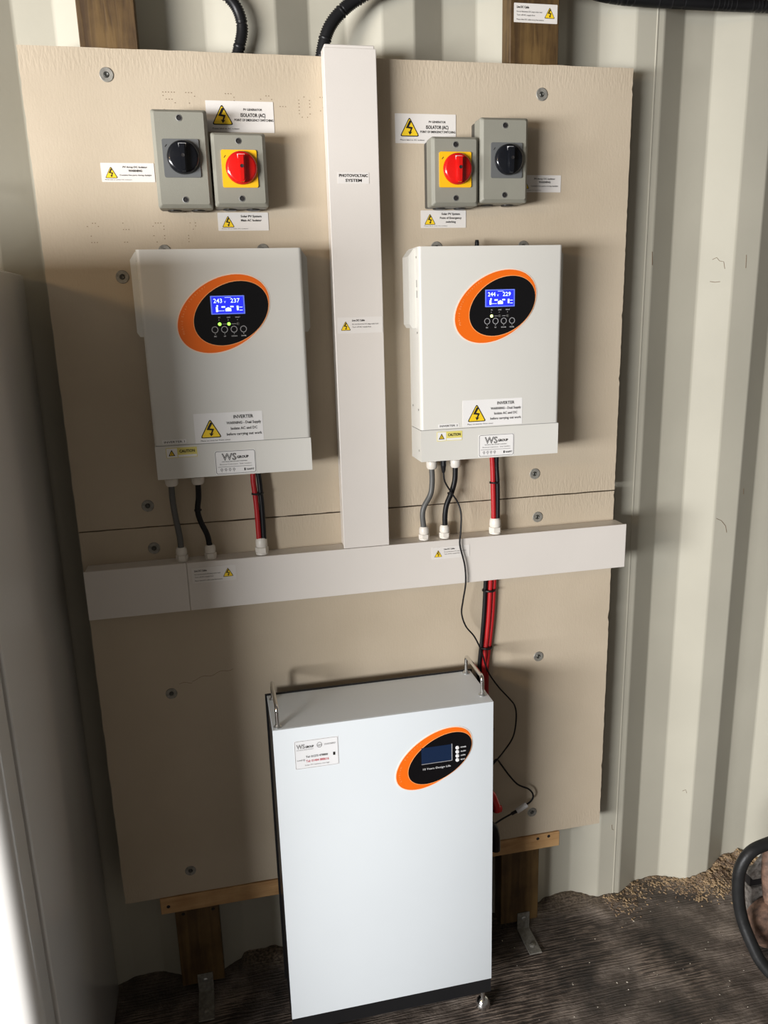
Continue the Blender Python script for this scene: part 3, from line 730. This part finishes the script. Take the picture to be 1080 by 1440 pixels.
    o = sticker_base('warning_sticker', a0, a1, c0, c1, y, t, 'paper_tr', 'white INVERTER dual supply warning sticker')
    triangle_sign(t, a0 + w * .075, c0 + h * .17, w * .315, y - .0007)
    xc = a0 + w * .72
    lettering(o, [('INVERTER', xc, c0 + h * .79, h * .11, w * .29, 'C', .02), ('WARNING - Dual Supply', xc, c0 + h * .60, h * .09, w * .51, 'C', .02),
                  ('Isolate AC and DC', xc, c0 + h * .41, h * .09, w * .39, 'C', .02), ('before carrying out work', xc, c0 + h * .22, h * .09, w * .52, 'C', .02),
                  ('Place on inverter front cover', a0 + w * .08, c0 + h * .06, h * .05, w * .43, 'L', 0)], y - .0009)
    nx0, nx1 = ntag
    o = sticker_base('number_tag', nx0, nx1, 1.3870, 1.3950, y, t, 'paper_tr'); lettering(o, [('INVERTER %d' % num, (nx0 + nx1) / 2, 1.3888, .0038, (nx1 - nx0) * .86, 'C', .01)], y - .0009)
    a0, a1 = caution; w = a1 - a0; z0, z1 = 1.3595, 1.3790; h = z1 - z0
    o = sticker_base('caution_sticker', a0, a1, z0, z1, y, t, 'palewarn', 'small yellow CAUTION sticker')
    bm = nb(); poly(bm, [(a0 + .001, z0 + .001), (a0 + w * .36, z0 + .001), (a0 + w * .36, z1 - .001), (a0 + .001, z1 - .001)], y - .0007); poly(bm, [(a0 + w * .38, z0 + .001), (a1 - .001, z0 + .001), (a1 - .001, z0 + h * .28), (a0 + w * .38, z0 + h * .28)], y - .0007); link_mesh('white_field', bm, M['paper_tr'], o, smooth='flat')
    bm = nb(); text(bm, 'CAUTION', a0 + w * .68, z0 + h * .50, h * .28, y - .0009, w * .50, 'C', .03); tx = a0 + w * .18
    poly(bm, [(tx - h * .32, z0 + h * .2), (tx + h * .32, z0 + h * .2), (tx, z0 + h * .82)], y - .0009); link_mesh('lettering', bm, M['ink'], o, smooth='flat')
    bm = nb(); poly(bm, [(tx - h * .2, z0 + h * .27), (tx + h * .2, z0 + h * .27), (tx, z0 + h * .66)], y - .0011); link_mesh('caution_triangle', bm, M['hazard'], o, smooth='flat')
    bm = nb(); poly(bm, [(tx - h * .03, z0 + h * .30), (tx + h * .03, z0 + h * .30), (tx + h * .03, z0 + h * .52), (tx - h * .03, z0 + h * .52)], y - .0013); link_mesh('exclamation_mark', bm, M['ink'], o, smooth='flat')
    ws_logo(t, logo[0], logo[1], 1.3205, 1.3675, y)
    return t
inv1 = inverter(.1750, .4765, .3240, 1, ('243', '237'), (M['led'], M['led'], None), 'white wall inverter left of the upright trunking, two green lights lit',
         (.252, .3835, 1.3845, 1.4420), (.1950, .2535), (.286, .365), (.190, .235), False)
inv2 = inverter(.7040, 1.0070, .8640, 2, ('244', '229'), (M['ledpale'], None, None), 'white wall inverter right of the upright trunking, one light lit',
         (.7935, .9245, 1.3865, 1.4410), (.738, .7925), (.8285, .9070), (.741, .786), True)
for x in (.196, .248): gland(inv1, x, -.030, 1.3185, False, .0145, .028)
for x in (.7455, .799): gland(inv2, x, -.030, 1.3185, False, .0135, .030)
# little black switch on top of the right inverter
bm = nb(); box(bm, .832, .862, -.045, -.028, 1.743, 1.7465, .001, 1); lathe(bm, [(.0045, 0), (.0045, .010), (.0035, .015)], (.846, -.036, 1.7455), axis='z', sgn=1, n=14)
o = link_mesh('breaker_button', bm, M['black'], inv2)

# ------------------------------------------------------------------ cables between inverters and trunking
def cable(name, P, r, m, label, cat='cable', ties=(), n=12, step=.006):
    t = thing(name, label, cat, P[-1])
    bm = nb(); tube(bm, P, r, n, step); link_mesh('sheath', bm, m, t, smooth=True, auto=False)
    for (x, y, z, rr) in ties:
        bm = nb(); lathe(bm, [(rr, -.0018), (rr + .0006, 0), (rr, .0018)], (x, y, z), axis='z', n=16); box(bm, x - rr - .0015, x - rr + .001, y - .003, y + .002, z - .002, z + .002); link_mesh('cable_tie', bm, M['black'], t)
    return t
yc = -.030
cable('grey_cable', [(.195, yc, 1.295), (.1945, yc, 1.262), (.197, yc, 1.225), (.2015, yc, 1.185), (.2025, yc, 1.155)], .0062, M['cabgrey'], 'thick grey cable at the far left under the left inverter')
cable('black_cable', [(.248, yc, 1.295), (.2470, yc, 1.265), (.2425, yc, 1.235), (.247, yc, 1.210), (.2575, yc, 1.182), (.261, yc, 1.155)], .0058, M['cabblack'], 'black cable, second from left under the left inverter', ties=((.244, yc, 1.236, .0066),))
cable('red_battery_cable', [(.3615, yc, 1.330), (.3600, yc, 1.290), (.3620, yc, 1.262), (.3635, yc, 1.220), (.3640, yc, 1.155)], .0056, M['cabred'], 'red battery cable under the left inverter')
cable('black_battery_cable', [(.3685, yc + .003, 1.330), (.3725, yc + .002, 1.290), (.3735, yc, 1.262), (.3745, yc, 1.220), (.3740, yc, 1.155)], .0054, M['cabblack'], 'black battery cable beside the red one under the left inverter', ties=((.3680, yc, 1.262, .0120),))
cable('grey_cable', [(.745, yc, 1.295), (.7460, yc, 1.262), (.7420, yc, 1.232), (.7270, yc, 1.205), (.7230, yc, 1.185), (.7255, yc, 1.155)], .0062, M['cabgrey'], 'thick grey S-curved cable at the left under the right inverter')
cable('black_cable', [(.799, yc, 1.295), (.7980, yc, 1.262), (.7910, yc, 1.235), (.7785, yc, 1.205), (.7745, yc, 1.180), (.7745, yc, 1.155)], .0060, M['cabblack'], 'black curved cable under the middle of the right inverter', ties=((.7890, yc, 1.231, .0066),))
cable('red_battery_cable', [(.8815, yc, 1.330), (.8850, yc, 1.290), (.8865, yc, 1.248), (.8880, yc, 1.200), (.8890, yc, 1.155)], .0058, M['cabred'], 'red battery cable under the right inverter')
cable('black_battery_cable', [(.8960, yc, 1.330), (.8950, yc + .002, 1.290), (.8970, yc, 1.248), (.8980, yc, 1.200), (.8980, yc, 1.155)], .0052, M['cabblack'], 'black battery cable beside the red one under the right inverter', ties=((.8905, yc, 1.248, .0105),))
# cables from the trunking down to the battery
def down(dx, y, bend=0): return [(.8905 + dx, y, 1.0275), (.8860 + dx, y, .930), (.8800 + dx * .95, y, .860), (.8735 + dx * .9, y, .790), (.8720 + dx * .8, y - .006, .700), (.8740 + dx * .7, y - .03, .560), (.8700, y - .05, .50 + bend)]
cable('red_battery_cable', down(-.001, -.0125), .0055, M['cabred'], 'left red battery cable dropping from the trunking behind the battery cabinet')
cable('red_battery_cable', down(.0095, -.0085), .0055, M['cabred'], 'right red battery cable dropping from the trunking behind the battery cabinet', ties=((.8860, -.010, .988, .0155), (.8790, -.010, .845, .0150)))
cable('black_battery_cable', down(-.0115, -.0080), .0050, M['cabblack'], 'black battery cable dropping from the trunking beside the two red ones')
# thin comms cord
yy = -.058
cord = cable('thin_black_cord', [(.769, -.040, 1.285), (.7720, -.040, 1.260), (.788, -.041, 1.232), (.8005, -.045, 1.210), (.8050, -.052, 1.186), (.8020, yy, 1.150), (.800, yy, 1.118), (.8110, yy, 1.070), (.8130, yy, 1.027), (.8080, yy + .004, .985), (.8080, yy + .014, .950), (.8200, yy + .020, .915), (.8420, yy + .024, .885), (.8600, yy + .026, .845), (.8780, -.026, .790), (.9060, -.020, .744), (.9350, -.020, .708), (.9500, -.020, .685), (.9540, -.020, .652), (.9460, -.022, .605), (.9200, -.028, .572), (.8750, -.060, .556), (.846, -.080, .553)],
      .0019, M['cabblack'], 'long thin black cord hanging from the right inverter down to the battery cabinet', 'cord', n=8, step=.005)
bm = nb(); lathe(bm, [(.0062, 0), (.0062, .020), (.0045, .030), (.003, .036)], (.769, -.040, 1.316), axis='z', n=14); link_mesh('plug', bm, M['black'], cord)
cord2 = cable('looped_lead', [(.850, -.080, .545), (.885, -.050, .560), (.9000, -.035, .556), (.9170, -.022, .530), (.9380, -.020, .497), (.9610, -.020, .468), (.9900, -.020, .450), (1.0020, -.020, .432), (.9960, -.022, .416), (.9600, -.025, .398), (.9100, -.040, .390), (.850, -.080, .395)],
      .0022, M['cabblack'], 'short black lead looping beside the battery cabinet, small white connector on it', 'lead', n=8, step=.005)
bm = nb(); tube(bm, [(.9840, -.0235, .4090), (.9560, -.026, .3965)], .0068, 8, smooth=False); link_mesh('connector', bm, M['white'], cord2)
bm = nb(); tube(bm, [(.9560, -.026, .3965), (.9420, -.028, .3925)], .0040, 8, smooth=False); link_mesh('connector', bm, M['black'], cord2)

# black corrugated conduits at the top
rip = lambda L_, r: r * (1 + .10 * (1 if (L_ % .0042) < .0021 else -1))
bm = nb(); tube(bm, [(.372, .036, 2.02), (.378, .036, 2.075), (.393, .034, 2.120), (.4010, .033, 2.152), (.3950, .032, 2.182), (.377, .030, 2.204), (.345, .030, 2.225), (.28, .030, 2.26), (.24, .030, 2.39)], .0105, 14, .001 * 2.1, rf=rip)
tag(link_mesh('corrugated_conduit', bm, M['black'], origin=(.372, .036, 2.02), smooth=True, auto=False), 'black corrugated conduit curving up behind the upper board on the left', 'conduit')
bm = nb(); tube(bm, [(.549, .036, 2.02), (.549, .036, 2.080), (.553, .034, 2.118), (.567, .032, 2.158), (.593, .030, 2.188), (.632, .026, 2.214), (.70, .014, 2.240), (.80, -.002, 2.253), (.91, -.004, 2.252), (1.00, -.004, 2.248), (1.08, .004, 2.240), (1.18, .022, 2.2350), (1.36, .022, 2.2340), (1.53, .022, 2.2360), (1.9, .022, 2.240), (2.4, .022, 2.245)], .0118, 12, .0021, rf=rip)
tag(link_mesh('corrugated_conduit', bm, M['black'], origin=(.549, .036, 2.02), smooth=True, auto=False), 'long black conduit rising beside the upright trunking and running along the top right', 'conduit')

# ------------------------------------------------------------------ battery cabinet
bx0, bx1, byf, byb, bz0, bz1 = .3565, .8290, -.200, -.042, .0845, .8055
B = thing('battery_cabinet', 'white floor-standing battery cabinet with orange oval badge', 'battery', (.5925, -.12, .0))
bm = nb(); box(bm, bx0, bx1, byf, byf + .003, bz0, bz1, .001, 2); link_mesh('front_panel', bm, M['batt'], B, smooth=True)
bm = nb(); box(bm, bx0, bx1, byf + .003, byb, bz1 - .0025, bz1, .0008, 1); link_mesh('top_panel', bm, M['batt'], B)
bm = nb(); box(bm, bx0 + .0005, bx1 - .0005, byf + .003, byb, .045, bz1 - .0028); link_mesh('case', bm, M['black'], B)
bm = nb(); box(bm, bx0 - .004, bx1 + .004, byb, byb + .0035, .045, bz1 + .003); link_mesh('back_panel', bm, M['black'], B)
bm = nb(); box(bm, bx0 + .001, bx1 - .001, byf + .006, byb, .040, bz0 - .0005, .002, 1); link_mesh('plinth', bm, M['black'], B)
for (fx, fy) in ((bx0 + .03, byf + .028), (bx1 - .018, byf + .010), (bx0 + .03, byb - .02), (bx1 - .03, byb - .02)):
    bm = nb(); lathe(bm, [(.0170, 0), (.0185, .004), (.0175, .010), (.0125, .019), (.0090, .023), (.0060, .025), (.006, .045)], (fx, fy, .002), axis='z', sgn=1, n=24); link_mesh('levelling_foot', bm, M['chrome'], B, smooth=True)
for hx, ya, yb2 in ((.3685, -.064, -.186), (.8155, -.052, -.165)):
    zt = bz1 + .043; h0 = bz1 - .001
    bm = nb(); tube(bm, [(hx, ya, h0), (hx, ya, h0 + .020), (hx, ya - .001, zt - .006), (hx, ya - .008, zt), (hx, ya - .020, zt), (hx, (ya + yb2) / 2, zt), (hx, yb2 + .020, zt), (hx, yb2 + .008, zt), (hx, yb2 + .001, zt - .006), (hx, yb2, h0 + .020), (hx, yb2, h0)], .0042, 12, .003)
    hd = link_mesh('carry_handle', bm, M['chrome'], B, smooth=True, auto=False)
    for yq in (ya, yb2):
        bm = nb(); lathe(bm, [(.0085, -.001), (.0085, .0015), (.006, .004), (.0048, .006)], (hx, yq, bz1), axis='z', sgn=1, n=18); link_mesh('handle_collar', bm, M['steel'], hd, smooth=True)
# badge
ecx, ecz = .6945, .690; y = byf
bm = nb(); prism(bm, ell(ecx, ecz, .0962, .0562, 33), y - .0008, y); link_mesh('badge_edge', bm, M['cream'], B)
bm = nb(); prism(bm, ell(ecx, ecz, .0940, .0540, 33), y - .0014, y - .0006); link_mesh('orange_badge', bm, M['orange'], B)
icx, icz = .7080, .6895
bm = nb(); prism(bm, ell(icx, icz, .0785, .0465, 32), y - .0020, y - .0012); dp = link_mesh('display_panel', bm, M['gloss'], B)
bm = nb(); prism(bm, ell(icx, icz, .0797, .0477, 32), y - .0016, y - .0013); link_mesh('panel_rim', bm, M['orange_light'], B)
bm = nb(); arc_text(bm, 'Lithium  Battery', ecx, ecz, .0840, .0480, 33, 175, 92, .0040, y - .0017); link_mesh('lettering', bm, M['orange_light'], B, smooth='flat')
bm = nb(); box(bm, .6665, .7335, y - .0024, y - .0018, .6815, .7195); sc = link_mesh('display_screen', bm, M['lcdoff'], B)
bm = nb(); box(bm, .7335, .7352, y - .0026, y - .0018, .6805, .7205); box(bm, .6665, .7352, y - .0026, y - .0018, .6800, .6812); link_mesh('screen_bezel', bm, M['dimprint'], sc)
for i in range(4):
    bm = nb(); lathe(bm, [(.0044, 0), (.0044, .001), (.003, .0022)], (.7468, y - .0018, .7090 - .0098 * i), n=16); link_mesh('indicator_button', bm, M['white'], dp)
bm = nb()
for i, s in enumerate(('POWER', 'ALARM', 'COMM', 'SOC')): text(bm, s, .7540, .7075 - .0098 * i, .0030, y - .0022, .0125 - .001 * i, 'L', .02)
text(bm, '10 Years Design Life', .7005, .6660, .0046, y - .0022, .062, 'C', .0); link_mesh('panel_print', bm, M['white'], dp, smooth='flat')
# sticker
x0, x1, z0, z1 = .398, .4895, .710, .775; w = x1 - x0; h = z1 - z0
o = sticker_base('contact_sticker', x0, x1, z0, z1, y, B, 'paper_cool', 'white WS GROUP contact sticker with red phone line'); yy = y - .0008
bm = nb(); P1 = rrect(x0 + .001, x1 - .001, z0 + .001, z1 - .001, .003, 3); P2 = rrect(x0 + .0015, x1 - .0015, z0 + .0015, z1 - .0015, .0026, 3); n = len(P1)
v1 = [bm.verts.new((p[0], yy, p[1])) for p in P1]; v2 = [bm.verts.new((p[0], yy, p[1])) for p in P2]
for i in range(n): bm.faces.new((v1[i], v1[(i + 1) % n], v2[(i + 1) % n], v2[i]))
text(bm, 'WS', x0 + w * .05, z0 + h * .72, h * .15, yy, w * .19, 'L', 0, outline=.025)
text(bm, 'ELECTRICAL FIRE & SECURITY', x0 + w * .05, z0 + h * .66, h * .028, yy, w * .38, 'L', 0)
P1 = ell(x0 + w * .57, z0 + h * .78, w * .06, h * .095, 0, 20); P2 = ell(x0 + w * .57, z0 + h * .78, w * .050, h * .080, 0, 20)
a = [bm.verts.new((p[0], yy, p[1])) for p in P1]; c = [bm.verts.new((p[0], yy, p[1])) for p in P2]
for k in range(20): bm.faces.new((a[k], a[(k + 1) % 20], c[(k + 1) % 20], c[k]))
text(bm, 'cps', x0 + w * .57, z0 + h * .75, h * .07, yy, None, 'C', .01); text(bm, 'SOLAR ENERGY', x0 + w * .81, z0 + h * .75, h * .06, yy, w * .26, 'C', .0)
text(bm, 'e-mail @', x0 + w * .14, z0 + h * .29, h * .06, yy, w * .18, 'C', 0)
text(bm, 'Solar PV battery storage', x0 + w * .50, z0 + h * .10, h * .045, yy, w * .56, 'C', 0)
link_mesh('small_print', bm, M['inkgrey'], o, smooth='flat')
bm = nb(); text(bm, 'GROUP', x0 + w * .25, z0 + h * .73, h * .07, yy, w * .19, 'L', .04); text(bm, 'Tel: 01273 478800', x0 + w * .50, z0 + h * .38, h * .07, yy, w * .50, 'C', .02)
poly(bm, [(x0 + w * .87, z0 + h * .35), (x0 + w * .92, z0 + h * .35), (x0 + w * .92, z0 + h * .46), (x0 + w * .87, z0 + h * .46)], yy); link_mesh('lettering', bm, M['ink'], o, smooth='flat')
bm = nb(); text(bm, 'Tel: 01484 888616', x0 + w * .51, z0 + h * .22, h * .08, yy, w * .52, 'C', .02); link_mesh('red_lettering', bm, M['inkred'], o, smooth='flat')
# side sockets and plugs at the right of the cabinet
bm = nb(); box(bm, bx1 - .001, bx1 + .020, -.125, -.075, .530, .60, .004, 2); link_mesh('side_socket', bm, M['isodark'], B)
bm = nb(); tube(bm, [(bx1 - .002, -.10, .520), (bx1 + .030, -.10, .512), (bx1 + .040, -.10, .492), (bx1 + .046, -.098, .475), (bx1 + .048, -.098, .460)], .0095, 12); tube(bm, [(bx1 + .040, -.098, .468), (bx1 + .058, -.096, .463)], .0085, 10, smooth=False); o = link_mesh('red_plug', bm, M['red'], B, smooth=True); o['label'] = 'red plug on the side of the cabinet'
bm = nb(); tube(bm, [(bx1 - .002, -.10, .430), (bx1 + .032, -.10, .424), (bx1 + .043, -.10, .398), (bx1 + .045, -.10, .355)], .0115, 12); o = link_mesh('black_plug', bm, M['black'], B, smooth=True); o['label'] = 'black plug on the side of the cabinet'
bm = nb(); tube(bm, [(.8880, -.030, .640), (.8700, -.055, .620), (.8560, -.080, .560), (.8520, -.090, .510), (.850, -.095, .460)], .0060, 10)
tag(link_mesh('grey_lead', bm, M['cabgrey'], origin=(.85, -.095, .460), smooth=True, auto=False), 'short grey lead curving down the right side of the battery cabinet', 'lead')

# ------------------------------------------------------------------ tall white fridge-like cabinet at the left
F = thing('tall_white_cabinet', 'tall glossy white cabinet standing at the left edge of the picture', 'cabinet', (-.34, -.28, 0))
fx0, fx1 = -.66, -.050
bm = nb(); box(bm, fx0, fx1, -.455, .055, .012, 1.712, .005, 3); link_mesh('cabinet_body', bm, M['fridge'], F, smooth=True)
bm = nb(); box(bm, fx0 + .008, fx1 - .010, -.490, -.454, .03, 1.70); link_mesh('door_gasket', bm, M['gasket'], F)
bm = nb(); box(bm, fx0, fx1, -.550, -.481, .03, 1.712, .026, 6, lambda e: min(v.co.y for v in e.verts) < -.54); link_mesh('door', bm, M['fridge'], F, smooth=True)
bm = nb(); tube(bm, [(fx0 + .07, -.545, .75), (fx0 + .07, -.59, .77), (fx0 + .07, -.59, 1.15), (fx0 + .07, -.545, 1.17)], .010, 12); link_mesh('door_handle', bm, M['gasket'], F, smooth=True)
for xx in (fx0 + .06, fx1 - .06):
    for yq in (-.42, .0):
        bm = nb(); lathe(bm, [(.02, 0), (.02, .012)], (xx, yq, .001), axis='z', sgn=1, n=16); link_mesh('foot', bm, M['black'], F)
# thin wire loop on the wall above it
bm = nb(); tube(bm, [(-.13, -.02, 1.72), (-.118, -.02, 1.735), (-.092, -.02, 1.770), (-.083, -.02, 1.800), (-.088, -.02, 1.832), (-.105, -.02, 1.852), (-.14, -.02, 1.865)], .0018, 8)
tag(link_mesh('wire_loop', bm, M['cabblack'], origin=(-.13, -.02, 1.714), smooth=True, auto=False), 'thin dark wire loop standing on top of the tall white cabinet', 'wire')

# ------------------------------------------------------------------ hose and rusty machine at the lower right
hy = -.20
hp = [(1.74, -.17, .262), (1.66, -.18, .300), (1.60, -.195, .318), (1.551, hy, .318), (1.503, hy, .302), (1.478, hy, .257), (1.4755, hy - .005, .192), (1.480, hy - .02, .133), (1.489, hy - .05, .083), (1.503, hy - .08, .043), (1.535, hy - .11, .018), (1.62, hy - .14, .018), (1.80, hy - .15, .018), (1.95, -.33, .018)]
bm = nb(); tube(bm, hp, .0150, 16, .008)
tag(link_mesh('rubber_hose', bm, M['rubber'], origin=(1.56, hy - .13, .002), smooth=True, auto=False), 'thick black rubber hose looped at the lower right edge', 'hose')
R_ = thing('rusty_machine', 'rusty iron machine with diagonal bar inside the hose loop at the right edge', 'machine', (1.70, -.13, 0))
bm = nb(); box(bm, 1.549, 1.86, -.160, -.125, .004, .153, .004, 2); link_mesh('base_block', bm, M['greyiron'], R_)
bm = nb(); box(bm, 1.547, 1.87, -.165, -.125, .184, .196, .002, 1); link_mesh('top_plate', bm, M['greyiron'], R_)
bm = nb(); box(bm, 1.552, 1.86, -.150, -.130, .153, .184); link_mesh('dark_gap', bm, M['hole'], R_)
bm = nb(); box(bm, 0, .17, -.006, .006, -.013, .013, .003, 2); bmesh.ops.rotate(bm, verts=bm.verts, cent=(0, 0, 0), matrix=Matrix.Rotation(math.radians(-52), 3, 'Y')); bmesh.ops.translate(bm, verts=bm.verts, vec=(1.545, -.158, .192)); link_mesh('diagonal_bar', bm, M['greyiron'], R_)
bm = nb(); tube(bm, [(1.585, -.175, .300), (1.578, -.180, .235), (1.582, -.185, .170), (1.590, -.190, .120)], .018, 10); link_mesh('curved_lug', bm, M['rust'], R_, smooth=True)
bm = nb(); lathe(bm, [(.050, 0), (.060, .006), (.063, .03), (.060, .050), (.040, .058), (.02, .060), (.02, .068)], (1.588, -.162, .070), n=28); link_mesh('rusty_drum', bm, M['rust'], R_, smooth=True)

for o in S.objects:
    if '_w' in o: del o['_w']
